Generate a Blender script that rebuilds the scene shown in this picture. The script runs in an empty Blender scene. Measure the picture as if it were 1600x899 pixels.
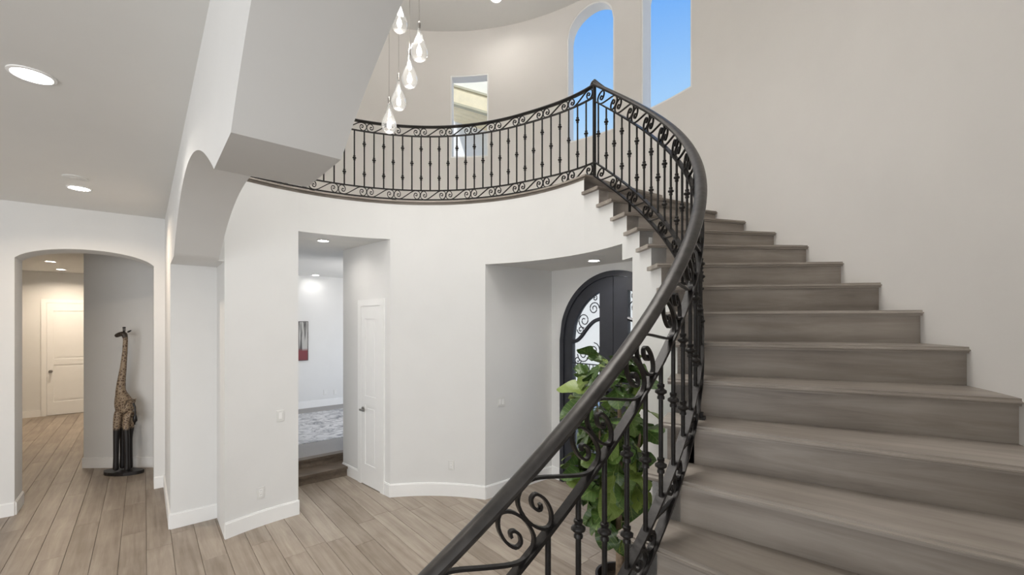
import bpy, bmesh, math, random
from math import sin, cos, pi, sqrt, atan2, radians
from mathutils import Vector, Matrix
random.seed(7)
sc = bpy.context.scene
COL = sc.collection

# ------------------------------------------------------------------ camera
F, Y0, CAMZ = 662.0, 503.4, 2.16          # focal length in px (1600 wide), horizon row, eye height
cam = bpy.data.cameras.new('camera'); camo = bpy.data.objects.new('camera', cam); COL.objects.link(camo)
cam.sensor_width = 36.0; cam.lens = F / 1600 * 36.0
cam.shift_y = (Y0 - 449.5) / 1600
cam.clip_start = 0.02; cam.clip_end = 300
camo.location = (0, 0, CAMZ); camo.rotation_euler = (pi / 2, 0, 0)
sc.camera = camo

# ------------------------------------------------------------------ world
W = bpy.data.worlds.new('sky'); sc.world = W; W.use_nodes = True
nt = W.node_tree; nt.nodes.clear()
wo = nt.nodes.new('ShaderNodeOutputWorld'); bg = nt.nodes.new('ShaderNodeBackground')
tc = nt.nodes.new('ShaderNodeTexCoord'); sx = nt.nodes.new('ShaderNodeSeparateXYZ')
rp = nt.nodes.new('ShaderNodeValToRGB')
nt.links.new(tc.outputs['Generated'], sx.inputs[0]); nt.links.new(sx.outputs['Z'], rp.inputs[0])
els = rp.color_ramp.elements
els[0].position = 0.0; els[0].color = (0.86, 0.88, 0.90, 1)
els[1].position = 1.0; els[1].color = (0.10, 0.28, 0.70, 1)
for ps, c in ((0.30, (0.80, 0.88, 0.96, 1)), (0.42, (0.40, 0.66, 0.97, 1)), (0.58, (0.19, 0.46, 0.96, 1))):
    e = els.new(ps); e.color = c
nz = nt.nodes.new('ShaderNodeTexNoise'); nz.inputs['Scale'].default_value = 3.2; nz.inputs['Detail'].default_value = 6
mp = nt.nodes.new('ShaderNodeMapping'); mp.inputs['Scale'].default_value = (1, 1, 3.5)
nt.links.new(tc.outputs['Generated'], mp.inputs[0]); nt.links.new(mp.outputs[0], nz.inputs['Vector'])
cr = nt.nodes.new('ShaderNodeValToRGB'); cr.color_ramp.elements[0].position = 0.60; cr.color_ramp.elements[1].position = 0.74
nt.links.new(nz.outputs['Fac'], cr.inputs[0])
mx = nt.nodes.new('ShaderNodeMixRGB'); mx.inputs[2].default_value = (0.95, 0.97, 1, 1)
nt.links.new(cr.outputs[0], mx.inputs[0]); nt.links.new(rp.outputs[0], mx.inputs[1])
nt.links.new(mx.outputs[0], bg.inputs[0]); nt.links.new(bg.outputs[0], wo.inputs[0])
bg.inputs[1].default_value = 1.0

# ------------------------------------------------------------------ large lights and exposure
def area(name, loc, size, energy, color=(1, 1, 1), rot=(0, 0, 0), shape='DISK', size_y=None):
    l = bpy.data.lights.new(name, 'AREA'); l.shape = shape; l.size = size
    if size_y: l.size_y = size_y
    l.energy = energy; l.color = color
    o = bpy.data.objects.new(name, l); COL.objects.link(o); o.location = loc; o.rotation_euler = rot
    return o
l_ = area('rotunda_fill', (-1.0, 3.2, 6.55), 3.0, 72, (1.0, 0.98, 0.95)); l_.data.spread = radians(115)  # unseen fill lamp under the ceiling, added to light the rotunda
area('upper_ceiling_fill', (-1.0, 3.3, 5.55), 0.7, 66, (1.0, 0.96, 0.91), (pi, 0, 0))  # upward lamp out of view, added to brighten the upper ceiling
area('hall_fill', (-3.6, -3.4, 1.8), 5.0, 195, (1.0, 0.99, 0.98), (radians(90), 0, radians(24)), 'RECTANGLE', 2.6)  # fill panel added behind the camera to brighten the hall
area('stair_fill', (2.0, -2.8, 2.9), 2.6, 95, (1.0, 0.98, 0.96), (radians(82), 0, radians(-8)), 'RECTANGLE', 2.6)  # second added panel behind the camera, lights the risers
sun = bpy.data.lights.new('sun', 'SUN'); sun.energy = 2.6; sun.angle = radians(.6); sun.color = (1, .96, .9)
suno = bpy.data.objects.new('sun', sun); COL.objects.link(suno); suno.rotation_euler = Vector((-.35, -.72, .85)).to_track_quat('Z', 'Y').to_euler()
area('far_room_fill', (-1.6, 7.6, 2.0), 1.8, 50, (1, .97, .94), (0, radians(90), radians(-50)), 'RECTANGLE', 1.6)  # extra lamp added out of view to lift the far room walls
sc.view_settings.view_transform = 'Standard'; sc.view_settings.look = 'None'
sc.view_settings.exposure = 0.0; sc.view_settings.gamma = 1.0; sc.view_settings.use_curve_mapping = False

# ------------------------------------------------------------------ materials
def mat(name, col, rough=0.5, metal=0.0, spec=None, bump=None, noise=None, emit=None):
    m = bpy.data.materials.new(name); m.use_nodes = True; n = m.node_tree
    b = n.nodes['Principled BSDF']
    b.inputs['Base Color'].default_value = (*col, 1); b.inputs['Roughness'].default_value = rough
    b.inputs['Metallic'].default_value = metal
    if spec is not None: b.inputs['Specular IOR Level'].default_value = spec
    if noise:
        t = n.nodes.new('ShaderNodeTexCoord'); z = n.nodes.new('ShaderNodeTexNoise')
        z.inputs['Scale'].default_value = noise[0]; z.inputs['Detail'].default_value = 5
        r = n.nodes.new('ShaderNodeValToRGB')
        k = noise[1]
        r.color_ramp.elements[0].position = .3; r.color_ramp.elements[1].position = .7
        r.color_ramp.elements[0].color = (*[c * (1 - k) for c in col], 1)
        r.color_ramp.elements[1].color = (*[min(1, c * (1 + k)) for c in col], 1)
        n.links.new(t.outputs['Object'], z.inputs['Vector']); n.links.new(z.outputs['Fac'], r.inputs[0])
        n.links.new(r.outputs[0], b.inputs['Base Color'])
        if bump:
            bm_ = n.nodes.new('ShaderNodeBump'); bm_.inputs['Strength'].default_value = bump
            bm_.inputs['Distance'].default_value = .01
            n.links.new(z.outputs['Fac'], bm_.inputs['Height']); n.links.new(bm_.outputs[0], b.inputs['Normal'])
    if emit:
        b.inputs['Emission Color'].default_value = (*emit[0], 1); b.inputs['Emission Strength'].default_value = emit[1]
    return m

def wood(name, stops, rough=0.45, stretch=(0.9, 14, 14), bump=0.08):
    m = bpy.data.materials.new(name); m.use_nodes = True; n = m.node_tree; L = n.links
    b = n.nodes['Principled BSDF']; b.inputs['Roughness'].default_value = rough
    t = n.nodes.new('ShaderNodeTexCoord'); oi = n.nodes.new('ShaderNodeObjectInfo')
    mu = n.nodes.new('ShaderNodeVectorMath'); mu.operation = 'SCALE'; mu.inputs['Scale'].default_value = 37.0
    cb = n.nodes.new('ShaderNodeCombineXYZ')
    for i in range(3): L.new(oi.outputs['Random'], cb.inputs[i])
    L.new(cb.outputs[0], mu.inputs[0])
    ad = n.nodes.new('ShaderNodeVectorMath'); ad.operation = 'ADD'
    L.new(t.outputs['Object'], ad.inputs[0]); L.new(mu.outputs[0], ad.inputs[1])
    mpn = n.nodes.new('ShaderNodeMapping'); mpn.inputs['Scale'].default_value = stretch
    L.new(ad.outputs[0], mpn.inputs[0])
    z = n.nodes.new('ShaderNodeTexNoise'); z.inputs['Scale'].default_value = 1.3; z.inputs['Detail'].default_value = 8
    z.inputs['Roughness'].default_value = .62; z.inputs['Distortion'].default_value = .6
    L.new(mpn.outputs[0], z.inputs['Vector'])
    z2 = n.nodes.new('ShaderNodeTexNoise'); z2.inputs['Scale'].default_value = 2.2; z2.inputs['Detail'].default_value = 3
    L.new(ad.outputs[0], z2.inputs['Vector'])
    a1 = n.nodes.new('ShaderNodeMath'); a1.operation = 'MULTIPLY_ADD'; a1.inputs[1].default_value = .35
    L.new(z2.outputs['Fac'], a1.inputs[0])
    a2 = n.nodes.new('ShaderNodeMath'); a2.operation = 'MULTIPLY'; a2.inputs[1].default_value = .65
    L.new(z.outputs['Fac'], a2.inputs[0]); L.new(a2.outputs[0], a1.inputs[2])
    a3 = n.nodes.new('ShaderNodeMath'); a3.operation = 'MULTIPLY_ADD'; a3.inputs[1].default_value = .14
    L.new(oi.outputs['Random'], a3.inputs[0]); 
    a4 = n.nodes.new('ShaderNodeMath'); a4.operation = 'SUBTRACT'; a4.inputs[1].default_value = .07
    L.new(a1.outputs[0], a3.inputs[2]); L.new(a3.outputs[0], a4.inputs[0])
    r = n.nodes.new('ShaderNodeValToRGB'); e = r.color_ramp.elements
    e[0].position = .33; e[0].color = (*stops[0], 1); e[1].position = .68; e[1].color = (*stops[2], 1)
    k = e.new(.5); k.color = (*stops[1], 1)
    L.new(a4.outputs[0], r.inputs[0]); L.new(r.outputs[0], b.inputs['Base Color'])
    bp = n.nodes.new('ShaderNodeBump'); bp.inputs['Strength'].default_value = bump; bp.inputs['Distance'].default_value = .004
    L.new(z.outputs['Fac'], bp.inputs['Height']); L.new(bp.outputs[0], b.inputs['Normal'])
    return m

M = {}
M['wall'] = mat('painted_wall', (0.735, 0.735, 0.725), .75, noise=(3.0, .012), bump=.02)
M['wall_warm'] = mat('painted_wall_upper', (0.74, 0.715, 0.685), .75, noise=(3.0, .012), bump=.02)
M['ceiling'] = mat('ceiling_paint', (0.76, 0.755, 0.735), .8, noise=(2.0, .012), bump=.02)
M['trim'] = mat('white_trim', (0.86, 0.86, 0.85), .4, noise=(6, .01))
M['oak'] = wood('greige_floor_oak', ((0.20, 0.16, 0.122), (0.29, 0.24, 0.192), (0.39, 0.335, 0.275)), .42)
M['sub'] = mat('dark_subfloor', (0.10, 0.08, 0.06), .8, noise=(5, .1))  # dark brown subfloor, visible in the joints between planks
M['stair'] = wood('stair_oak', ((0.20, 0.17, 0.145), (0.295, 0.26, 0.225), (0.39, 0.35, 0.31)), .45, (1.0, 9, 11), .1)
M['iron'] = mat('wrought_iron', (0.022, 0.020, 0.019), .38, .55, noise=(30, .25), bump=.15)
M['rail'] = mat('handrail_iron', (0.05, 0.046, 0.043), .36, .5, noise=(22, .25), bump=.12)
M['door'] = mat('charcoal_door_paint', (0.030, 0.032, 0.040), .4, .1, noise=(8, .1))
M['nickel'] = mat('brushed_nickel', (0.32, 0.30, 0.28), .3, .9, noise=(40, .1))
M['plate'] = mat('plastic_plate', (0.72, 0.72, 0.70), .35, noise=(9, .01))
M['slot'] = mat('slot_dark', (0.10, 0.10, 0.10), .6, noise=(9, .1))
M['step'] = wood('passage_step_oak', ((0.10, 0.075, 0.055), (0.155, 0.12, 0.09), (0.23, 0.185, 0.145)), .5)
M['carpet'] = mat('grey_carpet', (0.36, 0.34, 0.32), .95, noise=(80, .12), bump=.4)
M['bark'] = mat('fig_bark', (0.30, 0.22, 0.15), .8, noise=(25, .35), bump=.6)
M['pot'] = mat('dark_pot', (0.035, 0.028, 0.024), .45, noise=(12, .2))
M['soil'] = mat('soil', (0.05, 0.035, 0.025), .95, noise=(60, .4), bump=.8)
M['base'] = mat('carved_black', (0.012, 0.010, 0.010), .35, noise=(20, .3))
M['cream'] = mat('cream_roof_edge', (0.9, 0.86, 0.72), .7, noise=(6, .03))
M['tan_dark'] = mat('olive_tan_edge', (0.55, 0.50, 0.34), .7, noise=(6, .08))
M['tan'] = mat('tan_eave_board', (0.90, 0.78, 0.52), .7, noise=(6, .08))
M['stucco'] = mat('outside_stucco', (0.92, 0.92, 0.91), .8, noise=(20, .02))
M['paving'] = mat('outside_paving', (0.62, 0.60, 0.57), .8, noise=(6, .06))
M['bulb'] = mat('lit_bulb', (1, 1, 1), .3, emit=((1.0, .96, .90), 2.2))
M['lens'] = mat('lit_lens', (1, 1, 1), .3, emit=((1.0, .97, .92), 9.0))

def glass_mat(name, tint, fac, rough=.02, milk=None):
    m = bpy.data.materials.new(name); m.use_nodes = True; n = m.node_tree; n.nodes.clear()
    o = n.nodes.new('ShaderNodeOutputMaterial'); tr = n.nodes.new('ShaderNodeBsdfTransparent'); tr.inputs[0].default_value = (*tint, 1)
    g = n.nodes.new('ShaderNodeBsdfGlossy'); g.inputs['Roughness'].default_value = rough
    lw = n.nodes.new('ShaderNodeLayerWeight'); lw.inputs[0].default_value = fac
    mxs = n.nodes.new('ShaderNodeMixShader')
    n.links.new(lw.outputs['Facing'], mxs.inputs[0]); n.links.new(tr.outputs[0], mxs.inputs[1]); n.links.new(g.outputs[0], mxs.inputs[2])
    last = mxs
    if milk:
        d = n.nodes.new('ShaderNodeBsdfTranslucent'); d.inputs[0].default_value = (.95, .95, .95, 1)
        d2 = n.nodes.new('ShaderNodeBsdfDiffuse'); d2.inputs[0].default_value = (.9, .9, .9, 1)
        a = n.nodes.new('ShaderNodeMixShader'); a.inputs[0].default_value = .5
        n.links.new(d.outputs[0], a.inputs[1]); n.links.new(d2.outputs[0], a.inputs[2])
        b = n.nodes.new('ShaderNodeMixShader'); b.inputs[0].default_value = milk
        n.links.new(mxs.outputs[0], b.inputs[1]); n.links.new(a.outputs[0], b.inputs[2]); last = b
    n.links.new(last.outputs[0], o.inputs[0])
    return m
M['pane'] = glass_mat('window_glass', (1, 1, 1), .02)
M['frost'] = glass_mat('reeded_door_glass', (.99, 1, 1), .03, .2, .10)
M['drop'] = glass_mat('blown_glass', (.95, .95, .94), .42, .03, .10)

def rug_mat():
    m = bpy.data.materials.new('marbled_rug'); m.use_nodes = True; n = m.node_tree; b = n.nodes['Principled BSDF']
    b.inputs['Roughness'].default_value = .95
    t = n.nodes.new('ShaderNodeTexCoord'); z = n.nodes.new('ShaderNodeTexNoise'); z.inputs['Scale'].default_value = 4.5
    z.inputs['Detail'].default_value = 8; z.inputs['Distortion'].default_value = 1.6; z.inputs['Roughness'].default_value = .7
    r = n.nodes.new('ShaderNodeValToRGB'); e = r.color_ramp.elements
    e[0].position = .36; e[0].color = (.22, .22, .23, 1); e[1].position = .56; e[1].color = (.66, .65, .64, 1)
    n.links.new(t.outputs['Object'], z.inputs['Vector']); n.links.new(z.outputs['Fac'], r.inputs[0]); n.links.new(r.outputs[0], b.inputs['Base Color'])
    return m
M['rug'] = rug_mat()

def leaf_mat():
    m = bpy.data.materials.new('fig_leaf'); m.use_nodes = True; n = m.node_tree; b = n.nodes['Principled BSDF']; L = n.links
    b.inputs['Roughness'].default_value = .38
    t = n.nodes.new('ShaderNodeTexCoord'); oi = n.nodes.new('ShaderNodeObjectInfo')
    r = n.nodes.new('ShaderNodeValToRGB'); e = r.color_ramp.elements
    e[0].position = 0; e[0].color = (.035, .075, .018, 1); e[1].position = 1; e[1].color = (.20, .27, .055, 1)
    k = e.new(.6); k.color = (.075, .145, .03, 1)
    L.new(oi.outputs['Random'], r.inputs[0])
    s = n.nodes.new('ShaderNodeSeparateXYZ'); L.new(t.outputs['Object'], s.inputs[0])
    # pale midrib and side veins (y = across the blade, x = along it)
    ab = n.nodes.new('ShaderNodeMath'); ab.operation = 'ABSOLUTE'; L.new(s.outputs['Y'], ab.inputs[0])
    lt = n.nodes.new('ShaderNodeMath'); lt.operation = 'LESS_THAN'; lt.inputs[1].default_value = .0022; L.new(ab.outputs[0], lt.inputs[0])
    mi = n.nodes.new('ShaderNodeMath'); mi.operation = 'MULTIPLY_ADD'; mi.inputs[1].default_value = -.7; L.new(ab.outputs[0], mi.inputs[0]); L.new(s.outputs['X'], mi.inputs[2])
    fr = n.nodes.new('ShaderNodeMath'); fr.operation = 'PINGPONG'; fr.inputs[1].default_value = .014; L.new(mi.outputs[0], fr.inputs[0])
    l2 = n.nodes.new('ShaderNodeMath'); l2.operation = 'LESS_THAN'; l2.inputs[1].default_value = .0012; L.new(fr.outputs[0], l2.inputs[0])
    mxx = n.nodes.new('ShaderNodeMath'); mxx.operation = 'MAXIMUM'; L.new(lt.outputs[0], mxx.inputs[0]); L.new(l2.outputs[0], mxx.inputs[1])
    sc_ = n.nodes.new('ShaderNodeMath'); sc_.operation = 'MULTIPLY'; sc_.inputs[1].default_value = .45; L.new(mxx.outputs[0], sc_.inputs[0])
    mx_ = n.nodes.new('ShaderNodeMixRGB'); mx_.inputs[2].default_value = (.30, .36, .12, 1)
    L.new(sc_.outputs[0], mx_.inputs[0]); L.new(r.outputs[0], mx_.inputs[1]); L.new(mx_.outputs[0], b.inputs['Base Color'])
    return m
M['leaf'] = leaf_mat()

def giraffe_mat():
    m = bpy.data.materials.new('carved_giraffe_paint'); m.use_nodes = True; n = m.node_tree; b = n.nodes['Principled BSDF']; L = n.links
    b.inputs['Roughness'].default_value = .5
    t = n.nodes.new('ShaderNodeTexCoord')
    v = n.nodes.new('ShaderNodeTexVoronoi'); v.feature = 'DISTANCE_TO_EDGE'; v.inputs['Scale'].default_value = 30
    L.new(t.outputs['Object'], v.inputs['Vector'])
    r = n.nodes.new('ShaderNodeValToRGB'); e = r.color_ramp.elements
    e[0].position = .08; e[0].color = (.30, .23, .155, 1); e[1].position = .20; e[1].color = (.11, .068, .042, 1)
    L.new(v.outputs['Distance'], r.inputs[0])
    s = n.nodes.new('ShaderNodeSeparateXYZ'); L.new(t.outputs['Object'], s.inputs[0])
    z = n.nodes.new('ShaderNodeValToRGB'); z.color_ramp.interpolation = 'LINEAR'; q = z.color_ramp.elements
    q[0].position = .30; q[0].color = (1, 1, 1, 1); q[1].position = .315; q[1].color = (0, 0, 0, 1)
    k = q.new(.915); k.color = (0, 0, 0, 1); k = q.new(.93); k.color = (.85, .85, .85, 1)
    d = n.nodes.new('ShaderNodeMath'); d.operation = 'DIVIDE'; d.inputs[1].default_value = 2.1
    L.new(s.outputs['Z'], d.inputs[0]); L.new(d.outputs[0], z.inputs[0])
    mx_ = n.nodes.new('ShaderNodeMixRGB'); mx_.inputs[2].default_value = (.012, .010, .010, 1)
    L.new(z.outputs[0], mx_.inputs[0]); L.new(r.outputs[0], mx_.inputs[1]); L.new(mx_.outputs[0], b.inputs['Base Color'])
    return m
M['giraffe'] = giraffe_mat()

def painting_mat():
    m = bpy.data.materials.new('birch_painting'); m.use_nodes = True; n = m.node_tree; b = n.nodes['Principled BSDF']; L = n.links
    t = n.nodes.new('ShaderNodeTexCoord'); mp_ = n.nodes.new('ShaderNodeMapping'); mp_.inputs['Scale'].default_value = (22, 22, 1.5)
    z = n.nodes.new('ShaderNodeTexNoise'); z.inputs['Scale'].default_value = 1; z.inputs['Detail'].default_value = 4
    L.new(t.outputs['Object'], mp_.inputs[0]); L.new(mp_.outputs[0], z.inputs['Vector'])
    r = n.nodes.new('ShaderNodeValToRGB'); e = r.color_ramp.elements
    e[0].position = .42; e[0].color = (.05, .045, .045, 1); e[1].position = .55; e[1].color = (.42, .41, .39, 1)
    L.new(z.outputs['Fac'], r.inputs[0])
    s = n.nodes.new('ShaderNodeSeparateXYZ'); L.new(t.outputs['Object'], s.inputs[0])
    lt = n.nodes.new('ShaderNodeMapRange'); lt.inputs[1].default_value = .20; lt.inputs[2].default_value = .26; lt.inputs[3].default_value = 1; lt.inputs[4].default_value = 0
    L.new(s.outputs['Z'], lt.inputs[0])
    mx_ = n.nodes.new('ShaderNodeMixRGB'); mx_.inputs[2].default_value = (.16, .012, .02, 1)
    L.new(lt.outputs[0], mx_.inputs[0]); L.new(r.outputs[0], mx_.inputs[1]); L.new(mx_.outputs[0], b.inputs['Base Color'])
    return m
M['painting'] = painting_mat()

# ------------------------------------------------------------------ helpers
def tag(o, label=None, cat=None, group=None, kind=None):
    if label: o['label'] = label
    if cat: o['category'] = cat
    if group: o['group'] = group
    if kind: o['kind'] = kind
    return o
def empty(name, loc, label, cat, group=None, rz=0):
    o = bpy.data.objects.new(name, None); COL.objects.link(o); o.location = loc; o.rotation_euler = (0, 0, rz)
    o.empty_display_size = .1
    return tag(o, label, cat, group)
def link(name, me, parent=None, loc=(0, 0, 0), rot=(0, 0, 0), world=False):
    o = bpy.data.objects.new(name, me); COL.objects.link(o)
    o.parent = parent
    if world and parent is not None:      # geometry given in world space, parent unrotated
        loc = tuple(-Vector(parent.location) + Vector(loc))
    o.location = loc; o.rotation_euler = rot
    return o
def finish(name, bm, material, smooth=None):
    bmesh.ops.remove_doubles(bm, verts=bm.verts, dist=1e-5)
    bmesh.ops.recalc_face_normals(bm, faces=bm.faces)
    me = bpy.data.meshes.new(name); bm.to_mesh(me); bm.free(); me.materials.append(material)
    if smooth is not None:
        me.shade_smooth()
        me.set_sharp_from_angle(angle=smooth)
    return me
def structure(name, me, parent=None):
    o = link(name, me, parent)
    if parent is None: o['kind'] = 'structure'
    return o
def box(bm, a, b, mtx=None):
    v = [Vector((x, y, z)) for x in (a[0], b[0]) for y in (a[1], b[1]) for z in (a[2], b[2])]
    if mtx: v = [mtx @ q for q in v]
    v = [bm.verts.new(q) for q in v]
    for f in ((0, 1, 3, 2), (4, 6, 7, 5), (0, 4, 5, 1), (2, 3, 7, 6), (0, 2, 6, 4), (1, 5, 7, 3)):
        bm.faces.new([v[i] for i in f])
def prism(bm, pts, z0, z1):
    lo = [bm.verts.new((x, y, z0)) for x, y in pts]; hi = [bm.verts.new((x, y, z1)) for x, y in pts]
    n = len(pts)
    bm.faces.new(lo); bm.faces.new(hi)
    for i in range(n): bm.faces.new((lo[i], lo[(i + 1) % n], hi[(i + 1) % n], hi[i]))
def columns(bm, us, segs, P):
    """solid panel cut into columns; segs(u0,u1) -> [(zb0,zb1,zt0,zt1)]; P(u,z,k) maps to space, k=0 front, 1 back"""
    prev = []
    def quad(*q):
        vs = [bm.verts.new(v) for v in q]
        bm.faces.new(vs)
    def side(u, a, b): quad(P(u, a, 0), P(u, a, 1), P(u, b, 1), P(u, b, 0))
    allc = [(u0, u1, segs(u0, u1)) for u0, u1 in zip(us[:-1], us[1:])]
    def uncovered(a, b, others):
        out = [(a, b)]
        for c, d in others:
            nx_ = []
            for p, q in out:
                if d <= p + 1e-6 or c >= q - 1e-6: nx_.append((p, q)); continue
                if c > p + 1e-6: nx_.append((p, c))
                if d < q - 1e-6: nx_.append((d, q))
            out = nx_
        return out
    for k, (u0, u1, ss) in enumerate(allc):
        for (b0, b1, t0, t1) in ss:
            if max(t0 - b0, t1 - b1) < 1e-5: continue
            for s in (0, 1): quad(P(u0, b0, s), P(u1, b1, s), P(u1, t1, s), P(u0, t0, s))
            quad(P(u0, b0, 0), P(u1, b1, 0), P(u1, b1, 1), P(u0, b0, 1))
            quad(P(u0, t0, 0), P(u1, t1, 0), P(u1, t1, 1), P(u0, t0, 1))
        lft = [(s[0], s[2]) for s in ss]; pr = [(s[1], s[3]) for s in allc[k - 1][2]] if k else []
        for a, b in lft:
            for p, q in uncovered(a, b, pr): side(u0, p, q)
        for a, b in pr:
            for p, q in uncovered(a, b, lft): side(u0, p, q)
    for s in allc[-1][2]: side(allc[-1][1], s[1], s[3])
def frange(a, b, step):
    n = max(1, int(round(abs(b - a) / step))); return [a + (b - a) * i / n for i in range(n + 1)]
def merge_u(us, extra): return sorted(set([round(u, 6) for u in us] + [round(e, 6) for e in extra]))
def sweep(bm, pts, frames, prof, closed=False):
    rings = []
    for p, (sx_, sy_) in zip(pts, frames):
        rings.append([bm.verts.new(p + sx_ * a + sy_ * b) for a, b in prof])
    n = len(prof)
    for A, B in zip(rings[:-1], rings[1:]):
        for i in range(n): bm.faces.new((A[i], A[(i + 1) % n], B[(i + 1) % n], B[i]))
    bm.faces.new(rings[0]); bm.faces.new(rings[-1])
def tube(bm, pts, rad, n=6, up=Vector((0, 0, 1))):
    pts = [Vector(p) for p in pts]; fr = []
    for i, p in enumerate(pts):
        d = (pts[min(i + 1, len(pts) - 1)] - pts[max(i - 1, 0)]).normalized()
        a = d.cross(up)
        if a.length < .05: a = d.cross(Vector((1, 0, 0)))
        a.normalize(); fr.append((a, a.cross(d)))
    rr = rad if hasattr(rad, '__len__') else [rad] * len(pts)
    rings = [[bm.verts.new(p + f[0] * r * cos(2 * pi * k / n) + f[1] * r * sin(2 * pi * k / n)) for k in range(n)] for p, f, r in zip(pts, fr, rr)]
    for A, B in zip(rings[:-1], rings[1:]):
        for i in range(n): bm.faces.new((A[i], A[(i + 1) % n], B[(i + 1) % n], B[i]))
    bm.faces.new(rings[0]); bm.faces.new(rings[-1])
def lathe(bm, prof, n=16, o=(0, 0, 0)):
    rings = [[bm.verts.new((o[0] + r * cos(2 * pi * k / n), o[1] + r * sin(2 * pi * k / n), o[2] + z)) for k in range(n)] for r, z in prof]
    for A, B in zip(rings[:-1], rings[1:]):
        for i in range(n): bm.faces.new((A[i], A[(i + 1) % n], B[(i + 1) % n], B[i]))
    if prof[0][0] > 1e-4: bm.faces.new(rings[0])
    if prof[-1][0] > 1e-4: bm.faces.new(rings[-1])
def smooth_pts(P, sub=4):
    out = []
    for i in range(len(P) - 1):
        a = P[max(i - 1, 0)]; b = P[i]; c = P[i + 1]; d = P[min(i + 2, len(P) - 1)]
        for k in range(sub):
            t = k / sub
            out.append(tuple(.5 * (2 * b[j] + (c[j] - a[j]) * t + (2 * a[j] - 5 * b[j] + 4 * c[j] - d[j]) * t * t + (3 * b[j] - a[j] - 3 * c[j] + d[j]) * t ** 3) for j in range(len(b))))
    out.append(tuple(P[-1])); return out

# ------------------------------------------------------------------ plan of the house (metres; camera stands on the 17th tread)
CX, CY, RI, RO = -1.021, 3.174, 2.105, 3.358      # rotunda centre, edge of the well, outer wall
ZB = CAMZ + 1.505                                 # upper floor
H, TH0, DT = 0.18, 0.5831, 0.1056
ZC = CAMZ + 4.48                                  # upper ceiling
HD = CAMZ + 1.022; HA = CAMZ + .703; HALL = CAMZ + 1.35; HCOR = CAMZ + 1.16
def pol(r, t): return (CX + r * cos(t), CY + r * sin(t))
def ang(x, y): return atan2(y - CY, x - CX)
def at_circle(px, r):                              # angle at which the ray through column px meets the far side of a circle
    u = (px - 800) / F; a = u * u + 1; b = -2 * (u * CX + CY); c = CX * CX + CY * CY - r * r
    Y = (-b + sqrt(b * b - 4 * a * c)) / 2 / a
    return ang(u * Y, Y), Y
def at_line(px, p, d):                             # point of the plan line p + s d seen in column px
    u = (px - 800) / F; s = (u * p[1] - p[0]) / (d[0] - u * d[1])
    return s
def zof(py, Y): return CAMZ + (Y0 - py) * Y / F
G = radians(131.0); GD = (cos(G), sin(G)); GN = (cos(G - pi / 2), sin(G - pi / 2))
P1 = (-3.56, 4.415)
AT = radians(150.6); D1 = radians(131.0); D2 = radians(103.2); W1 = radians(70.7); AR = 0.2204; AR2 = radians(17.3)
def arc(r, a, b, step=.03): return [pol(r, t) for t in frange(a, b, step)]

# ------------------------------------------------------------------ floor: subfloor and planks one by one
bm = bmesh.new(); prism(bm, [(-14, -3.5), (5, -3.5), (5, 9), (-9, 12.5), (-14, 12.5)], -.12, -.014)
floor = structure('floor', finish('floor', bm, M['sub']))
PW, PL = .19, 1.9
bm = bmesh.new()
g = .0010; e_ = .0025
def plank_mesh(L, Wd, name):
    bm = bmesh.new()
    a = [(g, g), (L - g, g), (L - g, Wd - g), (g, Wd - g)]
    b = [(g + e_, g + e_), (L - g - e_, g + e_), (L - g - e_, Wd - g - e_), (g + e_, Wd - g - e_)]
    v0 = [bm.verts.new((x, y, -.014)) for x, y in a]; v1 = [bm.verts.new((x, y, -.0025)) for x, y in a]; v2 = [bm.verts.new((x, y, 0)) for x, y in b]
    for A, B in ((v0, v1), (v1, v2)):
        for i in range(4): bm.faces.new((A[i], A[(i + 1) % 4], B[(i + 1) % 4], B[i]))
    bm.faces.new(v2)
    return finish(name, bm, M['oak'])
pm = [plank_mesh(PL, PW, 'plank'), plank_mesh(PL * .72, PW, 'plank'), plank_mesh(PL * .5, PW, 'plank')]
pl_len = [PL, PL * .72, PL * .5]
def floor_visible(x, y, m=0):
    if y < .5: return False
    px = 800 + F * x / y; py = Y0 + F * CAMZ / y
    return -60 - m < px < 1040 + m and py < 960 + m
def floor_room(x, y):                              # is any floor to be seen here
    d = math.hypot(x - CX, y - CY)
    hall = (x - P1[0]) * GN[0] + (y - P1[1]) * GN[1] < .45
    if hall and y < 11.5:
        if (x + 4.2) > 0 and y > 5.2: return False
        return y < 6.5 or x < -6.1
    if d < RI + .25: return True
    if y > 4.4 and x > -.6 and x < 1.7 and y < 6.2: return True
    if -3.4 < x < -1.3 and 4.5 < y < 6.05: return True
    return False
npl = 0; cands = []
row = -8
for row in range(-22, 48):
    v = row * PW; u = -8.5 + random.random() * PL
    while u < 9:
        k = random.choice((0, 0, 0, 1, 2)); Lk = pl_len[k]
        hit = False; core = False
        for fu in (0.02, .25, .5, .75, .98):
            for fv in (.05, .95):
                uu = u + fu * Lk; vv = v + fv * PW
                x = P1[0] + GD[0] * uu + GN[0] * vv; y = P1[1] + GD[1] * uu + GN[1] * vv
                if floor_visible(x, y, 900) and floor_room(x, y):
                    hit = True; core = core or floor_visible(x, y)
        if hit:
            x = P1[0] + GD[0] * u + GN[0] * v; y = P1[1] + GD[1] * u + GN[1] * v
            cands.append((math.hypot(x, y) + (0 if core else 100), x, y, k))
        u += Lk
cands.sort()
for d, x, y, k in cands[:300]:
    # local x along G, local y along G+90; rows advance along GN = G-90, so turn the plank about its row
    o = link('plank', pm[k], floor, (x, y, 0), (0, 0, G)); npl += 1
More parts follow.
